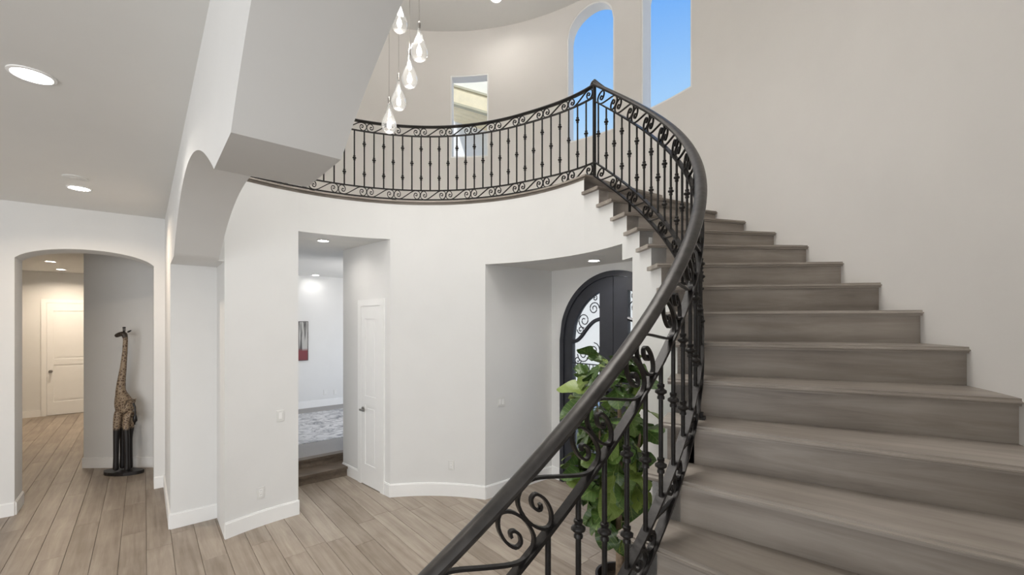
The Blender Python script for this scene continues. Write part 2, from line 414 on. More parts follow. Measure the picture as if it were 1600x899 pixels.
if len(cands) > 300:
    bm = bmesh.new()
    for d, x, y, k in cands[300:]:
        mt = Matrix.Translation((x, y, 0)) @ Matrix.Rotation(G, 4, 'Z')
        box(bm, (g, g, -.014), (pl_len[k] - g, PW - g, 0), mt)
    o = link('plank_field', finish('plank_field', bm, M['oak']), floor); o['kind'] = 'stuff'

# ------------------------------------------------------------------ arcade wall between hall and rotunda
AD = (-GD[0], -GD[1])                              # direction towards the camera
TK = .345
def PA(t, z, k): return (P1[0] + AD[0] * t + GN[0] * TK * k, P1[1] + AD[1] * t + GN[1] * TK * k, z)
SPR = CAMZ + .605
def arcade_bottom(t):
    if t < 0: return -.01
    if t <= .67: return SPR
    if t < 3.63: return SPR + .40 * (1 - ((t - 2.15) / 1.48) ** 2)
    if t <= 4.06: return SPR
    if t < 6.3: return SPR + .44 * (1 - ((t - 5.18) / 1.12) ** 2)
    return -.01
us = merge_u(frange(-2.1, 0, .5) + frange(.67, 3.63, .06) + frange(4.06, 6.3, .06), [0, .67, 6.3, 6.9])
def arcade_seg(u0, u1):
    m = (u0 + u1) / 2
    if m < 0 or m > 6.3: return [(-.01, -.01, ZC, ZC)]
    e1 = 1e-6
    return [(arcade_bottom(u0 + (e1 if u0 > 0 else e1)), arcade_bottom(u1 - e1), ZC, ZC)]
bm = bmesh.new(); columns(bm, us, arcade_seg, PA)
structure('wall_left', finish('wall_left', bm, M['wall'], radians(30)))

# pier of the rotunda next to the arcade: cylinder piece from the arcade to the doorway
bm = bmesh.new()
DD = (-.735, .68)                                  # direction of the passage behind the doorway
d1 = pol(RI, D1); d2 = pol(RI, D2); w1 = pol(RI, W1)
q = pol(RI, AT)
p2 = PA(0, 0, .40 / TK)[:2]
pts = [q] + arc(RI, AT, D1)[1:] + [(d1[0] + DD[0] * 1.0, d1[1] + DD[1] * 1.0), (p2[0] - .12, p2[1] + .25), p2]
prism(bm, pts, -.01, ZB - .05)
prism(bm, [PA(-.01, 0, .98)[:2], PA(.58, 0, .98)[:2], q, p2], SPR, ZB - .06)
prism(bm, [PA(-.6, 0, .97)[:2], PA(-.0005, 0, .97)[:2], p2, PA(-.6, 0, .40 / TK)[:2]], -.01, ZB - .06)
structure('wall_corner', finish('wall_corner', bm, M['wall'], radians(30)))

# band of the rotunda wall above the doorway
def ring(bm, a, b, r0, r1, z0, z1, step=.03):
    columns(bm, frange(a, b, step), lambda u0, u1: [(z0, z0, z1, z1)], lambda t, z, k: (*pol(r0 if k == 0 else r1, t), z))
bm = bmesh.new(); ring(bm, D2, D1, RI, RI + .3, HD, ZB - .05)
structure('wall_header', finish('wall_header', bm, M['wall'], radians(30)))
# wall between doorway and entry
bm = bmesh.new()
crn = (.552, 5.90)
dend = (d2[0] + DD[0] * 1.25, d2[1] + DD[1] * 1.25)
ALN = ((crn[0] - w1[0]), (crn[1] - w1[1]))
pts = arc(RI, D2, W1) + [crn, (crn[0] + .1, crn[1] + .15), (dend[0] + .25, dend[1] + .3), dend]
prism(bm, pts, -.01, ZB - .05)
structure('wall_center', finish('wall_center', bm, M['wall'], radians(30)))
# band above the entry alcove, up to the landing post
bm = bmesh.new()
T3 = TH0
ring(bm, T3, W1, RI, RI + .3, HA, ZB - .05)
structure('wall_entry_header', finish('wall_entry_header', bm, M['wall'], radians(30)))

# ------------------------------------------------------------------ staircase
stair = empty('staircase', (CX, CY, 0), 'curved staircase of grey-brown wooden treads rising to the upper landing', 'staircase')
NST = 19
OV = .03
def sector_prism(bm, a0, a1, r0, r1, z0, z1, off0=0.0, off1=0.0, n=6, nose=0):
    """sector of a ring; the front edge (angle a0) is shifted forward by off0"""
    rs = (r0, r1)
    fr = [Vector((r * cos(a0) + off0 * sin(a0), r * sin(a0) - off0 * cos(a0), 0)) for r in rs]
    bk = [Vector((r * cos(a1) + off1 * sin(a1), r * sin(a1) - off1 * cos(a1), 0)) for r in rs]
    inner = [fr[0]] + [Vector((r0 * cos(t), r0 * sin(t), 0)) for t in frange(a0, a1, (a1 - a0) / n)[1:-1]] + [bk[0]]
    outer = [bk[1]] + [Vector((r1 * cos(t), r1 * sin(t), 0)) for t in frange(a1, a0, (a1 - a0) / n)[1:-1]] + [fr[1]]
    pts = [(p.x, p.y) for p in inner + outer]
    prism(bm, pts, z0, z1)
# one tread and one riser shape, turned to each step (grain runs along local x)
bm = bmesh.new(); sector_prism(bm, 0, DT, RI - .035, RO + .03, -.03, 0, OV, 0)
bmesh.ops.recalc_face_normals(bm, faces=bm.faces)
fe = [e for e in bm.edges if all(v.co.y < -.02 for v in e.verts) and abs(e.verts[0].co.z - e.verts[1].co.z) < 1e-6 and e.calc_length() > .5]
bmesh.ops.bevel(bm, geom=fe, offset=.012, segments=3, affect='EDGES')
tread_me = finish('tread', bm, M['stair'], radians(40))
bm = bmesh.new(); sector_prism(bm, 0, .008, RI, RO + .03, -H - .001, -.03, 0, 0, 1)
riser_me = finish('riser', bm, M['stair'])
for i in range(0, NST):
    z = ZB - H * i
    if i > 0: link('tread', tread_me, stair, (0, 0, z), (0, 0, TH0 - DT * i))
    link('riser', riser_me, stair, (0, 0, z), (0, 0, TH0 - DT * i))
link('tread', tread_me, stair, (0, 0, ZB - H * NST), (0, 0, TH0 - DT * NST))
# white wall that carries the inner ends of the steps
def under(t):
    i = (TH0 - t) / DT; k = int(math.floor(i)) + 1
    return ZB - H * min(k, NST) - .03
us = merge_u(frange(TH0 - DT * NST, TH0, DT / 4), [AR, AR2] + [TH0 - DT * i for i in range(NST + 1)])
def str_seg(u0, u1):
    m = (u0 + u1) / 2; t = under(m)
    b = -.01 if m < AR else (CAMZ + .556 if m < AR2 else HA)
    return [(b, b, t, t)]
bm = bmesh.new()
columns(bm, us, str_seg, lambda t, z, k: (RI * cos(t) + (.12 * k) * cos(t), RI * sin(t) + (.12 * k) * sin(t), z))
link('stringer', finish('stringer', bm, M['wall'], radians(30)), stair)
# body under the steps, behind the stringer
bm = bmesh.new()
us2 = [u for u in us if u <= AR + 1e-6]
columns(bm, us2, lambda u0, u1: [(-.01, -.01, under((u0 + u1) / 2) - .003, under((u0 + u1) / 2) - .003)],
        lambda t, z, k: ((RI + .12 + (RO - RI - .13) * k) * cos(t + .006), (RI + .12 + (RO - RI - .13) * k) * sin(t + .006), z))
link('carcass', finish('carcass', bm, M['wall']), stair)

# ------------------------------------------------------------------ upper walkway slab and nosing
bm = bmesh.new(); ring(bm, TH0, radians(152), RI + .02, RO + .1, ZB - .145, ZB - .001)
structure('floor_upper', finish('floor_upper', bm, M['stair'], radians(30)))
bm = bmesh.new(); ring(bm, TH0 - OV / RI, radians(151), RI - .014, RI + .12, ZB - .016, ZB + .0005)
structure('trim_1', finish('trim_1', bm, M['stair'], radians(30)))

# ------------------------------------------------------------------ outer wall of the rotunda with its three windows
SILL = CAMZ + 2.53
RV = .20
wins = []
tA0, YA = at_circle(704, RO); tA1, _ = at_circle(763, RO)
tB0, _ = at_circle(886, RO); tB1, YBm = at_circle(960, RO)
tC0, _ = at_circle(1002, RO); tC1, _ = at_circle(1081, RO)
wins.append((min(tA0, tA1), max(tA0, tA1), SILL, CAMZ + 3.80, False))
wins.append((min(tB0, tB1), max(tB0, tB1), SILL, CAMZ + 4.36, True))
wins.append((min(tC0, tC1), max(tC0, tC1), CAMZ + 2.595, CAMZ + 4.36, True))
def win_top(w, t):
    a, b, s, top, arched = w
    if not arched: return top
    hw = (b - a) / 2 * RO; x = (t - (a + b) / 2) * RO
    return top - hw + sqrt(max(0, hw * hw - x * x))
TEND = radians(-62)
us = frange(TEND, radians(153), .03) + frange(radians(-76), TEND, .03)
for w in wins: us += frange(w[0], w[1], .012)
us = merge_u(us, [.25])
def rw_seg(u0, u1):
    m = (u0 + u1) / 2
    zb = HALL if m < TEND else -.01 if m < .25 else (ZB - .9 if m < TH0 else ZB - .14)
    for w in wins:
        if w[0] < m < w[1]: return [(zb, zb, w[2], w[2]), (win_top(w, u0), win_top(w, u1), ZC, ZC)]
    return [(zb, zb, ZC, ZC)]
bm = bmesh.new(); columns(bm, us, rw_seg, lambda t, z, k: (*pol(RO + RV * k, t), z))
structure('wall_right', finish('wall_right', bm, M['wall_warm'], radians(30)))
bm = bmesh.new(); prism(bm, [pol(RO + .35, t) for t in frange(0, 2 * pi, .06)[:-1]], ZC, ZC + .12)
structure('ceiling_upper', finish('ceiling_upper', bm, M['ceiling']))
for n_, w in enumerate(wins):
    a, b, s, top, arched = w
    r0, r1 = RO + .004, RO + .175; fw = .02
    wn = structure('window_%d' % (n_ + 1), None) if False else None
    bm = bmesh.new(); fa = fw / RO
    inner = (a + fa, b - fa, s + fw, top - fw, arched)
    uu = merge_u(frange(a, b, .012), [a + fa, b - fa])
    def fseg(u0, u1):
        m = (u0 + u1) / 2
        if m < a + fa or m > b - fa: return [(s, s, win_top(w, u0), win_top(w, u1))]
        return [(s, s, s + fw, s + fw), (win_top(inner, u0), win_top(inner, u1), win_top(w, u0), win_top(w, u1))]
    columns(bm, uu, fseg, lambda t, z, k: (*pol(r0 if k == 0 else r1, t), z))
    wn = structure('window_%d' % (n_ + 1), finish('window_frame', bm, M['trim'], radians(30)))
    bm = bmesh.new()
    columns(bm, [u for u in uu if a + fa - 1e-6 <= u <= b - fa + 1e-6],
            lambda u0, u1: [(s + fw, s + fw, win_top(inner, u0), win_top(inner, u1))],
            lambda t, z, k: (*pol(r1 - .03 + .006 * k, t), z))
    link('pane', finish('pane', bm, M['pane']), wn)
# outside, close to the square window: pale stucco neighbour wall with a tan boarded eave
tm = (wins[0][0] + wins[0][1]) / 2
nb = empty('neighbour_house', (*pol(RO + 2.9, tm), 0), 'sunlit pale stucco house with tan boarded eave, seen through the square upper window', 'building', rz=tm - pi / 2)
bm = bmesh.new(); box(bm, (-1.3, 0, -.1), (1.2, .2, CAMZ + 4.75)); link('stucco_wall', finish('stucco_wall', bm, M['stucco']), nb)
RT = Matrix.Translation((0, -1.2, CAMZ + 4.22)) @ Matrix.Rotation(radians(19), 4, 'Y')
for z0_, z1_, y_, nm_, mk in ((-.15, .13, 0, 'fascia', 'tan'), (-.19, -.15, -.03, 'drip_edge', 'tan_dark'), (.13, .17, -.03, 'gutter', 'tan_dark'), (.17, .62, .06, 'roof_edge', 'cream')):
    bm = bmesh.new(); box(bm, (-1.0, y_, z0_), (.8, y_ + .12, z1_), RT); link(nm_, finish(nm_, bm, M[mk]), nb)
for k in range(6):
    bm = bmesh.new(); box(bm, (-1.0, .14 + k * .18, -.05), (.8, .31 + k * .18, -.02), RT); link('board', finish('board', bm, M['tan']), nb)

# ------------------------------------------------------------------ passage behind the doorway, with two steps to the sunken-lit room
STP = (.766, .643)
L0 = (-2.81, 5.55); U0 = (L0[0] + .0 - .643 * .30, L0[1] + .766 * .30)
def along(p, s, off=0): return (p[0] + STP[0] * s - STP[1] * off, p[1] + STP[1] * s + STP[0] * off)
FR = .255
steps = empty('passage_steps', (L0[0], L0[1], 0), 'two low wooden steps in the tall doorway left of the white closet door', 'steps')
def step_parts(p, z0, z1, depth):
    bm = bmesh.new(); prism(bm, [along(p, -.35, 0), along(p, .78, 0), along(p, .78, .03), along(p, -.35, .03)], z0, z1 - .03)
    link('riser', finish('riser', bm, M['step']), steps, world=True)
    bm = bmesh.new(); prism(bm, [along(p, -.35, -.025), along(p, .80, -.025), along(p, .80, depth), along(p, -.35, depth)], z1 - .03, z1)
    link('tread', finish('tread', bm, M['step']), steps, world=True)
step_parts(L0, 0, .13, .31); step_parts(along(L0, 0, .29), .13, FR, .10)
# raised floor
bm = bmesh.new()
a0 = along(L0, -.34, .38); a1 = along(L0, 3.2, .38); a2 = along(L0, 3.2, 4.6); a3 = along(L0, -.34, 4.6)
prism(bm, [a0, a1, a2, a3], 0.0, FR - .004)
structure('floor_far', finish('floor_far', bm, M['carpet']))
FW = (-4.34, 9.55)
def fw_(s, off=0): return (FW[0] + STP[0] * s - STP[1] * off, FW[1] + STP[1] * s + STP[0] * off)
bm = bmesh.new(); prism(bm, [fw_(-1.5), fw_(2.8), fw_(2.8, .15), fw_(-1.5, .15)], 0, HD + .02)
structure('wall_far', finish('wall_far', bm, M['wall']))
bm = bmesh.new(); prism(bm, [fw_(-1.2, -.015), fw_(2.8, -.015), fw_(2.8, 0), fw_(-1.2, 0)], FR - .004, FR + .15)
structure('baseboard_far', finish('baseboard_far', bm, M['trim']))
# side wall left of the passage (not facing the camera) and ceiling
bm = bmesh.new()
prism(bm, arc(RI + .28, D1 + .15, D2 - .02) + [dend, fw_(2.8, -.01), fw_(2.8, .15), fw_(-2.6, .15), (d1[0] + DD[0] * 1.0 - 1.2, d1[1] + 1.2)], HD + .004, HD + .08)
structure('ceiling_passage', finish('ceiling_passage', bm, M['ceiling']))
bm = bmesh.new(); l0 = (d1[0] + DD[0] * 1.0, d1[1] + DD[1] * 1.0); l1 = fw_(-1.3)
prism(bm, [l0, (l0[0] - .1, l0[1] - .05), (l1[0] - .1, l1[1]), l1], 0, HD); structure('wall_passage', finish('wall_passage', bm, M['wall']))
# rug
rug = link('marbled_rug', None) if False else None
bm = bmesh.new()
rp0 = along(L0, -.3, 1.10); rp1 = along(L0, 2.3, 1.10); rp2 = along(L0, 2.3, 3.45); rp3 = along(L0, -.3, 3.45)
prism(bm, [rp0, rp1, rp2, rp3], FR - .004, FR + .008)
tag(link('area_rug', finish('area_rug', bm, M['rug'])), 'grey and white marbled area rug in the raised far room', 'rug')
# painting on the far wall
s0 = at_line(480, FW, STP)
pb = fw_(s0 - .62, -.035)
pt = empty('wall_painting', (pb[0], pb[1], zof(566, 8.85)), 'birch trunk painting with deep red ground, on the far room wall', 'painting', rz=atan2(STP[1], STP[0]))
bm = bmesh.new(); box(bm, (0, 0, 0), (.62, .03, .84)); link('canvas', finish('canvas', bm, M['painting']), pt)
bm = bmesh.new()
for a, b in (((-.012, -.004, -.012), (.632, .035, 0)), ((-.012, -.004, .84), (.632, .035, .852)), ((-.012, -.004, 0), (0, .035, .84)), ((.62, -.004, 0), (.632, .035, .84))): box(bm, a, b)
link('frame', finish('frame', bm, M['pot']), pt)

# ------------------------------------------------------------------ panelled white doors
def panel_door(name, origin, d, w, h, knob_side, knob_z, lever=False, panels=((.12, .45), (.50, .93)), z0=0):
    """door on a wall line: origin = plan point at the left jamb as seen, d = direction to the right as seen; the wall normal faces the viewer"""
    rz = atan2(d[1], d[0])
    def place(me, nm, par): 
        o = link(nm, me, par, (origin[0], origin[1], z0) if par is None else (0, 0, 0), (0, 0, rz) if par is None else (0, 0, 0)); return o
    bm = bmesh.new(); cw = .085
    box(bm, (-cw, -.022, 0), (0, .0, h + cw)); box(bm, (w, -.022, 0), (w + cw, 0, h + cw)); box(bm, (0, -.022, h), (w, 0, h + cw))
    root = place(finish(name, bm, M['trim']), name, None); root['kind'] = 'structure'
    bm = bmesh.new()
    st = .11
    box(bm, (.004, -.008, .012), (w - .004, .002, h - .004))
    # stiles and rails proud of the recessed panels
    box(bm, (.004, -.018, .012), (st, -.008, h - .004)); box(bm, (w - st, -.018, .012), (w - .004, -.008, h - .004))
    zs = [0.012] + [q * h for p in panels for q in p] + [h - .004]
    for k in range(0, len(zs), 2): box(bm, (st, -.018, zs[k]), (w - st, -.008, zs[k + 1]))
    link('slab', finish('slab', bm, M['trim']), root)
    for p in panels:
        bm = bmesh.new(); box(bm, (st + .045, -.015, p[0] * h + .045), (w - st - .045, -.008, p[1] * h - .045))
        link('panel', finish('panel', bm, M['trim']), root)
    bm = bmesh.new(); kx = .065 if knob_side == 0 else w - .065
    lathe(bm, [(.0, 0), (.034, 0), (.034, .012), (.012, .014), (.012, .045)] + ([] if lever else [(.028, .05), (.033, .062), (.026, .075), (.0, .08)]), 14)
    for v in bm.verts: v.co = Vector((kx + v.co.x, -.018 - v.co.z, knob_z + v.co.y))
    if lever: box(bm, (kx - .012, -.075, knob_z - .012), (kx + .11, -.058, knob_z + .012))
    link('handle', finish('handle', bm, M['nickel'], radians(40)), root)
    return root
# closet door in the passage's right wall: seen from left to right the wall runs from the corner back to the rotunda
rd = (-DD[0], -DD[1])
sL = at_line(566, d2, DD); sR = at_line(596, d2, DD)
def rw(s): return (d2[0] + DD[0] * s, d2[1] + DD[1] * s)
panel_door('door_1', rw(sL), rd, sL - sR, 2.37, 0, 1.0, True)
# far bedroom-corridor door
CW0 = (-11.2, 9.29); CWd = (.755, .656)
def cwp(s, off=0): return (CW0[0] + CWd[0] * s - CWd[1] * off, CW0[1] + CWd[1] * s + CWd[0] * off)
bm = bmesh.new(); prism(bm, [cwp(-1.5), cwp(4), cwp(4, .15), cwp(-1.5, .15)], -.01, HCOR); structure('wall_corridor', finish('wall_corridor', bm, M['wall']))
sd = at_line(68, CW0, CWd)
panel_door('door_2', cwp(sd + .05), CWd, .95, 2.60, 0, 1.02, False)
bm = bmesh.new(); prism(bm, [cwp(-1.5, -.015), cwp(sd - .04, -.015), cwp(sd - .04, 0), cwp(-1.5, 0)], 0, .15); structure('baseboard_corridor', finish('baseboard_corridor', bm, M['trim']))

# ------------------------------------------------------------------ arch wall at the end of the hall
A0 = (-5.56, 4.735); AWd = (cos(radians(39.0)), sin(radians(39.0)))
OPW = 1.19; AN = (GD[0], GD[1])
def PW_(s, z, k): return (A0[0] + AWd[0] * s + AN[0] * .40 * k, A0[1] + AWd[1] * s + AN[1] * .40 * k, z)
def aw_top(s): x = (s - OPW / 2) / (OPW / 2); return CAMZ + .665 + .205 * sqrt(max(0, 1 - .92 * x * x)) - .205 * sqrt(.08) * 0
us = merge_u([-4.0, -.001] + frange(0, OPW, .04), [0, OPW, OPW + .35])
def aw_seg(u0, u1):
    m = (u0 + u1) / 2
    if 0 < m < OPW: return [(aw_top(u0), aw_top(u1), HALL + .02, HALL + .02)]
    return [(-.01, -.01, HALL + .02, HALL + .02)]
bm = bmesh.new(); columns(bm, us, aw_seg, PW_)
structure('wall_hall_end', finish('wall_hall_end', bm, M['wall'], radians(30)))
# giraffe wall and corridor shell
bm = bmesh.new(); prism(bm, [(-6.34, 6.27), (-4.3, 6.33), (-4.3, 6.5), (-6.2, 6.5), (-9.0, 10.6), (-9.2, 10.6)], -.01, HCOR)
structure('wall_niche', finish('wall_niche', bm, M['wall']))
bm = bmesh.new(); prism(bm, [(-6.35, 6.255), (-4.6, 6.31), (-4.6, 6.33), (-6.35, 6.275)], 0, .15); structure('baseboard_niche', finish('baseboard_niche', bm, M['trim']))
bm = bmesh.new(); prism(bm, [PW_(-1.2, 0, 1)[:2], PW_(OPW + .6, 0, 1)[:2], (-4.2, 6.6), cwp(4), cwp(4, .2), cwp(-1.6, .2), cwp(-1.6, -1), (-9, 5.4)], HCOR, HCOR + .1)
structure('ceiling_corridor', finish('ceiling_corridor', bm, M['ceiling']))
bm = bmesh.new(); prism(bm, [PW_(-.9, 0, 1)[:2], cwp(-1.3), cwp(-1.4), (PW_(-1.0, 0, 1)[0], PW_(-1.0, 0, 1)[1])], -.01, HCOR); structure('wall_corridor_left', finish('wall_corridor_left', bm, M['wall']))
# hall ceiling (hall side of the arcade plane)
h0 = PA(-2.05, 0, .5)[:2]; h1 = PA(6.6, 0, .02)[:2]
e0 = PW_(-4.0, 0, 0)[:2]
bm = bmesh.new(); prism(bm, [h0, h1, (h1[0] + .3, -3.6), (-9.5, -3.6), (e0[0] - .3, e0[1]), PW_(-4.0, 0, .5)[:2], PW_(OPW + .3, 0, .5)[:2]], HALL, HALL + .1)
structure('ceiling', finish('ceiling', bm, M['ceiling']))
bm = bmesh.new(); prism(bm, [(-8.7, 2.4), (-8.8, 2.4), (-8.8, -3.6), (-8.7, -3.6)], -.01, HALL); structure('wall_hall_left', finish('wall_hall_left', bm, M['wall']))

# ------------------------------------------------------------------ baseboards
def base_line(name, p, q, h=.16, t=.016):
    d = Vector((q[0] - p[0], q[1] - p[1])).normalized(); n_ = Vector((d.y, -d.x)) * t     # proud towards the right-hand side of p->q
    bm = bmesh.new()
    prism(bm, [p, q, (q[0] + n_.x, q[1] + n_.y), (p[0] + n_.x, p[1] + n_.y)], 0, h - .012)
    prism(bm, [p, q, (q[0] + n_.x * .6, q[1] + n_.y * .6), (p[0] + n_.x * .6, p[1] + n_.y * .6)], h - .012, h)
    return structure(name, finish(name, bm, M['trim']))
def base_arc(name, a, b):
    bm = bmesh.new(); ring(bm, a, b, RI - .016, RI, 0, .148); ring(bm, a, b, RI - .010, RI, .148, .16)
    return structure(name, finish(name, bm, M['trim'], radians(30)))
base_arc('baseboard_corner', D1 - .004, AT)
base_arc('baseboard_center', W1 - .004, D2 + .004)
base_line('baseboard_pier', PA(0, 0, 0)[:2], p2)
base_line('baseboard_hall', PA(-1.5, 0, 0)[:2], (PA(0, 0, 0)[0], PA(0, 0, 0)[1]))
base_line('baseboard_hall_end_left', PW_(-4, 0, 0)[:2], PW_(.0, 0, 0)[:2], .15)
base_line('baseboard_jamb', PW_(0, 0, 0)[:2], PW_(0, 0, 1)[:2], .15)
base_line('baseboard_hall_end_right', PW_(OPW, 0, 0)[:2], PW_(OPW + .12, 0, 0)[:2], .15)
base_line('baseboard_entry_left', w1, crn)
base_line('baseboard_passage', rw(sR - .085), rw(0.0)) if sR > .09 else None
base_line('baseboard_passage_back', dend, rw(sL + .085), .15)
bm = bmesh.new(); 

# ------------------------------------------------------------------ entry alcove: back wall with the arched iron door
bm.free()
ED = (.643, -.766); EN = (.766, .643)                     # along the back wall, and outwards
def PE(s, z, k=0): return (crn[0] + ED[0] * s + EN[0] * k, crn[1] + ED[1] * s + EN[1] * k, z)
DC, DH, SP = 1.037, .866, CAMZ - .245
us = merge_u([-.1, DC - DH] + frange(DC - DH, DC + DH, .05) + [2.35], [])
def arch_z(x, rad): return SP + sqrt(max(0, rad * rad - x * x))
def ew_seg(u0, u1):
    m = (u0 + u1) / 2
    if DC - DH < m < DC + DH: return [(arch_z(u0 - DC, DH), arch_z(u1 - DC, DH), HA + .02, HA + .02)]
    return [(-.01, -.01, HA + .02, HA + .02)]
bm = bmesh.new(); columns(bm, us, ew_seg, lambda u, z, k: PE(u, z, .22 * k)); structure('wall_entry', finish('wall_entry', bm, M['wall'], radians(30)))
endp = PE(2.3, 0)[:2]; arp = pol(RI + .01, AR)
bm = bmesh.new(); prism(bm, [arp, endp, (endp[0] + .1, endp[1] - .1), (arp[0] + .1, arp[1] - .12)], -.01, HA); structure('wall_entry_right', finish('wall_entry_right', bm, M['wall']))
bm = bmesh.new(); prism(bm, arc(RI + .005, W1 + .02, AR - .03) + [PE(2.33, 0, .05)[:2], PE(-.12, 0, .05)[:2]], HA + .004, HA + .05); structure('ceiling_entry', finish('ceiling_entry', bm, M['ceiling']))
bm = bmesh.new(); prism(bm, [PE(0, 0, -.016)[:2], PE(DC - DH - .01, 0, -.016)[:2], PE(DC - DH - .01, 0)[:2], PE(0, 0)[:2]], 0, .16); structure('baseboard_entry', finish('baseboard_entry', bm, M['trim']))
# door frame (dark arch)
FRW = .065
def half(u0, u1, ro, zb=0): return [(zb, zb, arch_z(u0 - DC, ro), arch_z(u1 - DC, ro))]
us = merge_u(frange(DC - DH, DC + DH, .04), [DC - DH + FRW, DC + DH - FRW])
def fr_seg(u0, u1):
    m = abs((u0 + u1) / 2 - DC)
    if m > DH - FRW: return half(u0, u1, DH)
    return [(arch_z(u0 - DC, DH - FRW), arch_z(u1 - DC, DH - FRW), arch_z(u0 - DC, DH), arch_z(u1 - DC, DH))]
bm = bmesh.new(); columns(bm, us, fr_seg, lambda u, z, k: PE(u, z, -.02 + .14 * k))
ed = structure('door_3', finish('door_3', bm, M['door'], radians(30)))
GO, GI, GB = .655, .205, .32                                # glass outer radius, inner edge, bottom
def leaf(sgn):
    r0 = DH - FRW - .004
    us = merge_u([abs_ for abs_ in frange(.004, r0, .035)], [GI, GO])
    def seg(u0, u1):
        m = (u0 + u1) / 2; T = lambda u: SP + sqrt(max(0, r0 * r0 - u * u))
        if GI < m < GO:
            gt = lambda u: SP + sqrt(max(0, GO * GO - u * u))
            return [(.012, .012, GB, GB), (gt(u0), gt(u1), T(u0), T(u1))]
        return [(.012, .012, T(u0), T(u1))]
    bm = bmesh.new(); columns(bm, us, seg, lambda u, z, k: PE(DC + sgn * u, z, .0 + .06 * k))
    lf = link('door_leaf', finish('door_leaf', bm, M['door'], radians(30)), ed)
    bm = bmesh.new()
    columns(bm, [u for u in us if GI - 1e-6 <= u <= GO + 1e-6], lambda u0, u1: [(GB, GB, SP + sqrt(max(0, GO * GO - u0 * u0)), SP + sqrt(max(0, GO * GO - u1 * u1)))],
            lambda u, z, k: PE(DC + sgn * u, z, .035 + .006 * k))
    link('door_glass', finish('door_glass', bm, M['frost']), lf)
    # wrought iron in front of the glass
    bm = bmesh.new()
    def P(x, z): return Vector(PE(DC + sgn * x, z, .012))
    def bar(pts, r=.007): tube(bm, [P(*p) for p in smooth_pts(pts, 4)], r, 5)
    for x in (.255, .315, .375, .435, .495, .555, .61): tube(bm, [P(x, GB), P(x, 1.62)], .006, 5)
    bar([(GI, 2.20), (.30, 2.17), (.40, 2.09), (.50, 1.98), (.58, 1.92), (GO, 1.90)], .026)   # broad wavy band
    def spiral(cx, cz, r, t0, turns, flip=1, rr=.007):
        pts = []
        for k in range(22):
            f = k / 21; a = t0 + flip * f * turns * 2 * pi; q = r * (1 - .8 * f)
            pts.append(P(cx + q * cos(a), cz + q * sin(a)))
        tube(bm, pts, rr, 5)
    spiral(.46, 2.18, .10, -pi / 2, 1.6); spiral(.30, 2.33, .085, pi, 1.6, -1); spiral(.285, 2.46, .045, 0, 1.3)
    spiral(.52, 2.06, .06, 0, 1.4, -1)
    spiral(.30, 1.80, .10, pi / 2, 1.6); spiral(.47, 1.74, .105, 0, 1.6, -1); spiral(.57, 1.66, .06, pi, 1.4)
    bar([(GI, 1.62), (GO, 1.62)], .008)
    link('door_grille', finish('door_grille', bm, M['door'], radians(60)), lf)
leaf(-1); leaf(1)
bm = bmesh.new(); box(bm, (-.02, -.035, 0), (.02, 0, .0)); bm.clear()
mt = Matrix(((ED[0], EN[0], 0, crn[0]), (ED[1], EN[1], 0, crn[1]), (0, 0, 1, 0), (0, 0, 0, 1)))
box(bm, (DC - .085, -.05, .95), (DC - .060, -.035, 1.35), mt); box(bm, (DC - .082, -.035, .98), (DC - .064, 0, 1.0), mt); box(bm, (DC - .082, -.035, 1.3), (DC - .064, 0, 1.32), mt)
link('handle', finish('handle', bm, M['iron']), ed)
bm = bmesh.new(); prism(bm, [PE(-4, 0, .3)[:2], PE(7, 0, .3)[:2], PE(7, 0, 14)[:2], PE(-4, 0, 14)[:2]], -.15, -.05)
structure('floor_porch', finish('floor_porch', bm, M['paving']))

# ------------------------------------------------------------------ railings
Z0P = TH0 - .012                                            # post angle
RS = 2.225; RBAL = 2.15
def rr_(t):                                                 # rail radius eases from the stair line to the balcony line
    f = min(1, max(0, (t - Z0P) / .45)); f = f * f * (3 - 2 * f); return RS + (RBAL - RS) * f
def stair_drop(v):                                          # how much each line settles per step on the way down
    return 0.0 if v < .1 else (.0020 * (v - .03) / .135 if v < .3 else (.0105 + (v - .80) / .17 * (-.0045) if v > .7 else .0060))
def path_stair(t, v):                                       # v: height above the nosing line
    i = (TH0 - t) / DT; return Vector((*pol(RS, t), ZB - H * i + v - stair_drop(v) * i))
def path_bal(t, v): return Vector((*pol(rr_(t), t), ZB + v))
ts_stair = [Z0P - k * .0264 for k in range(0, int((DT * 18.9) / .0264))]
ts_bal = frange(Z0P, radians(150.5), .03)
def rail_sweep(name, path, ts, v, prof, mat_, parent):
    pts = [path(t, v) for t in ts]; fr = []
    for i, t in enumerate(ts):
        rad = Vector((cos(t), sin(t), 0)); d = (pts[min(i + 1, len(pts) - 1)] - pts[max(i - 1, 0)]).normalized()
        up = rad.cross(d); 
        if up.z < 0: up = -up
        fr.append((rad, up.normalized()))
    bm = bmesh.new(); sweep(bm, pts, fr, prof)
    return link(name, finish(name, bm, mat_, radians(35)), parent, world=True)
def oval(w, h, n=14): return [(w / 2 * cos(2 * pi * k / n), h / 2 * sin(2 * pi * k / n)) for k in range(n)]
HPROF = [(-.030, -.008), (-.022, -.017), (.022, -.017), (.030, -.008), (.031, .002), (.024, .012), (.010, .018), (-.010, .018), (-.024, .012), (-.031, .002)]
BAR = [(-.010, -.007), (.010, -.007), (.010, .007), (-.010, .007)]
WBAR = [(-.017, -.006), (.017, -.006), (.017, .006), (-.017, .006)]
sr = empty('stair_railing', (*pol(RS, TH0 - 9 * DT), ZB - 9 * H), 'wrought iron railing sweeping down the curved stairs past the camera', 'railing')
br = empty('balcony_railing', (*pol(RBAL, radians(90)), ZB), 'black wrought iron railing along the curved upper balcony', 'railing')
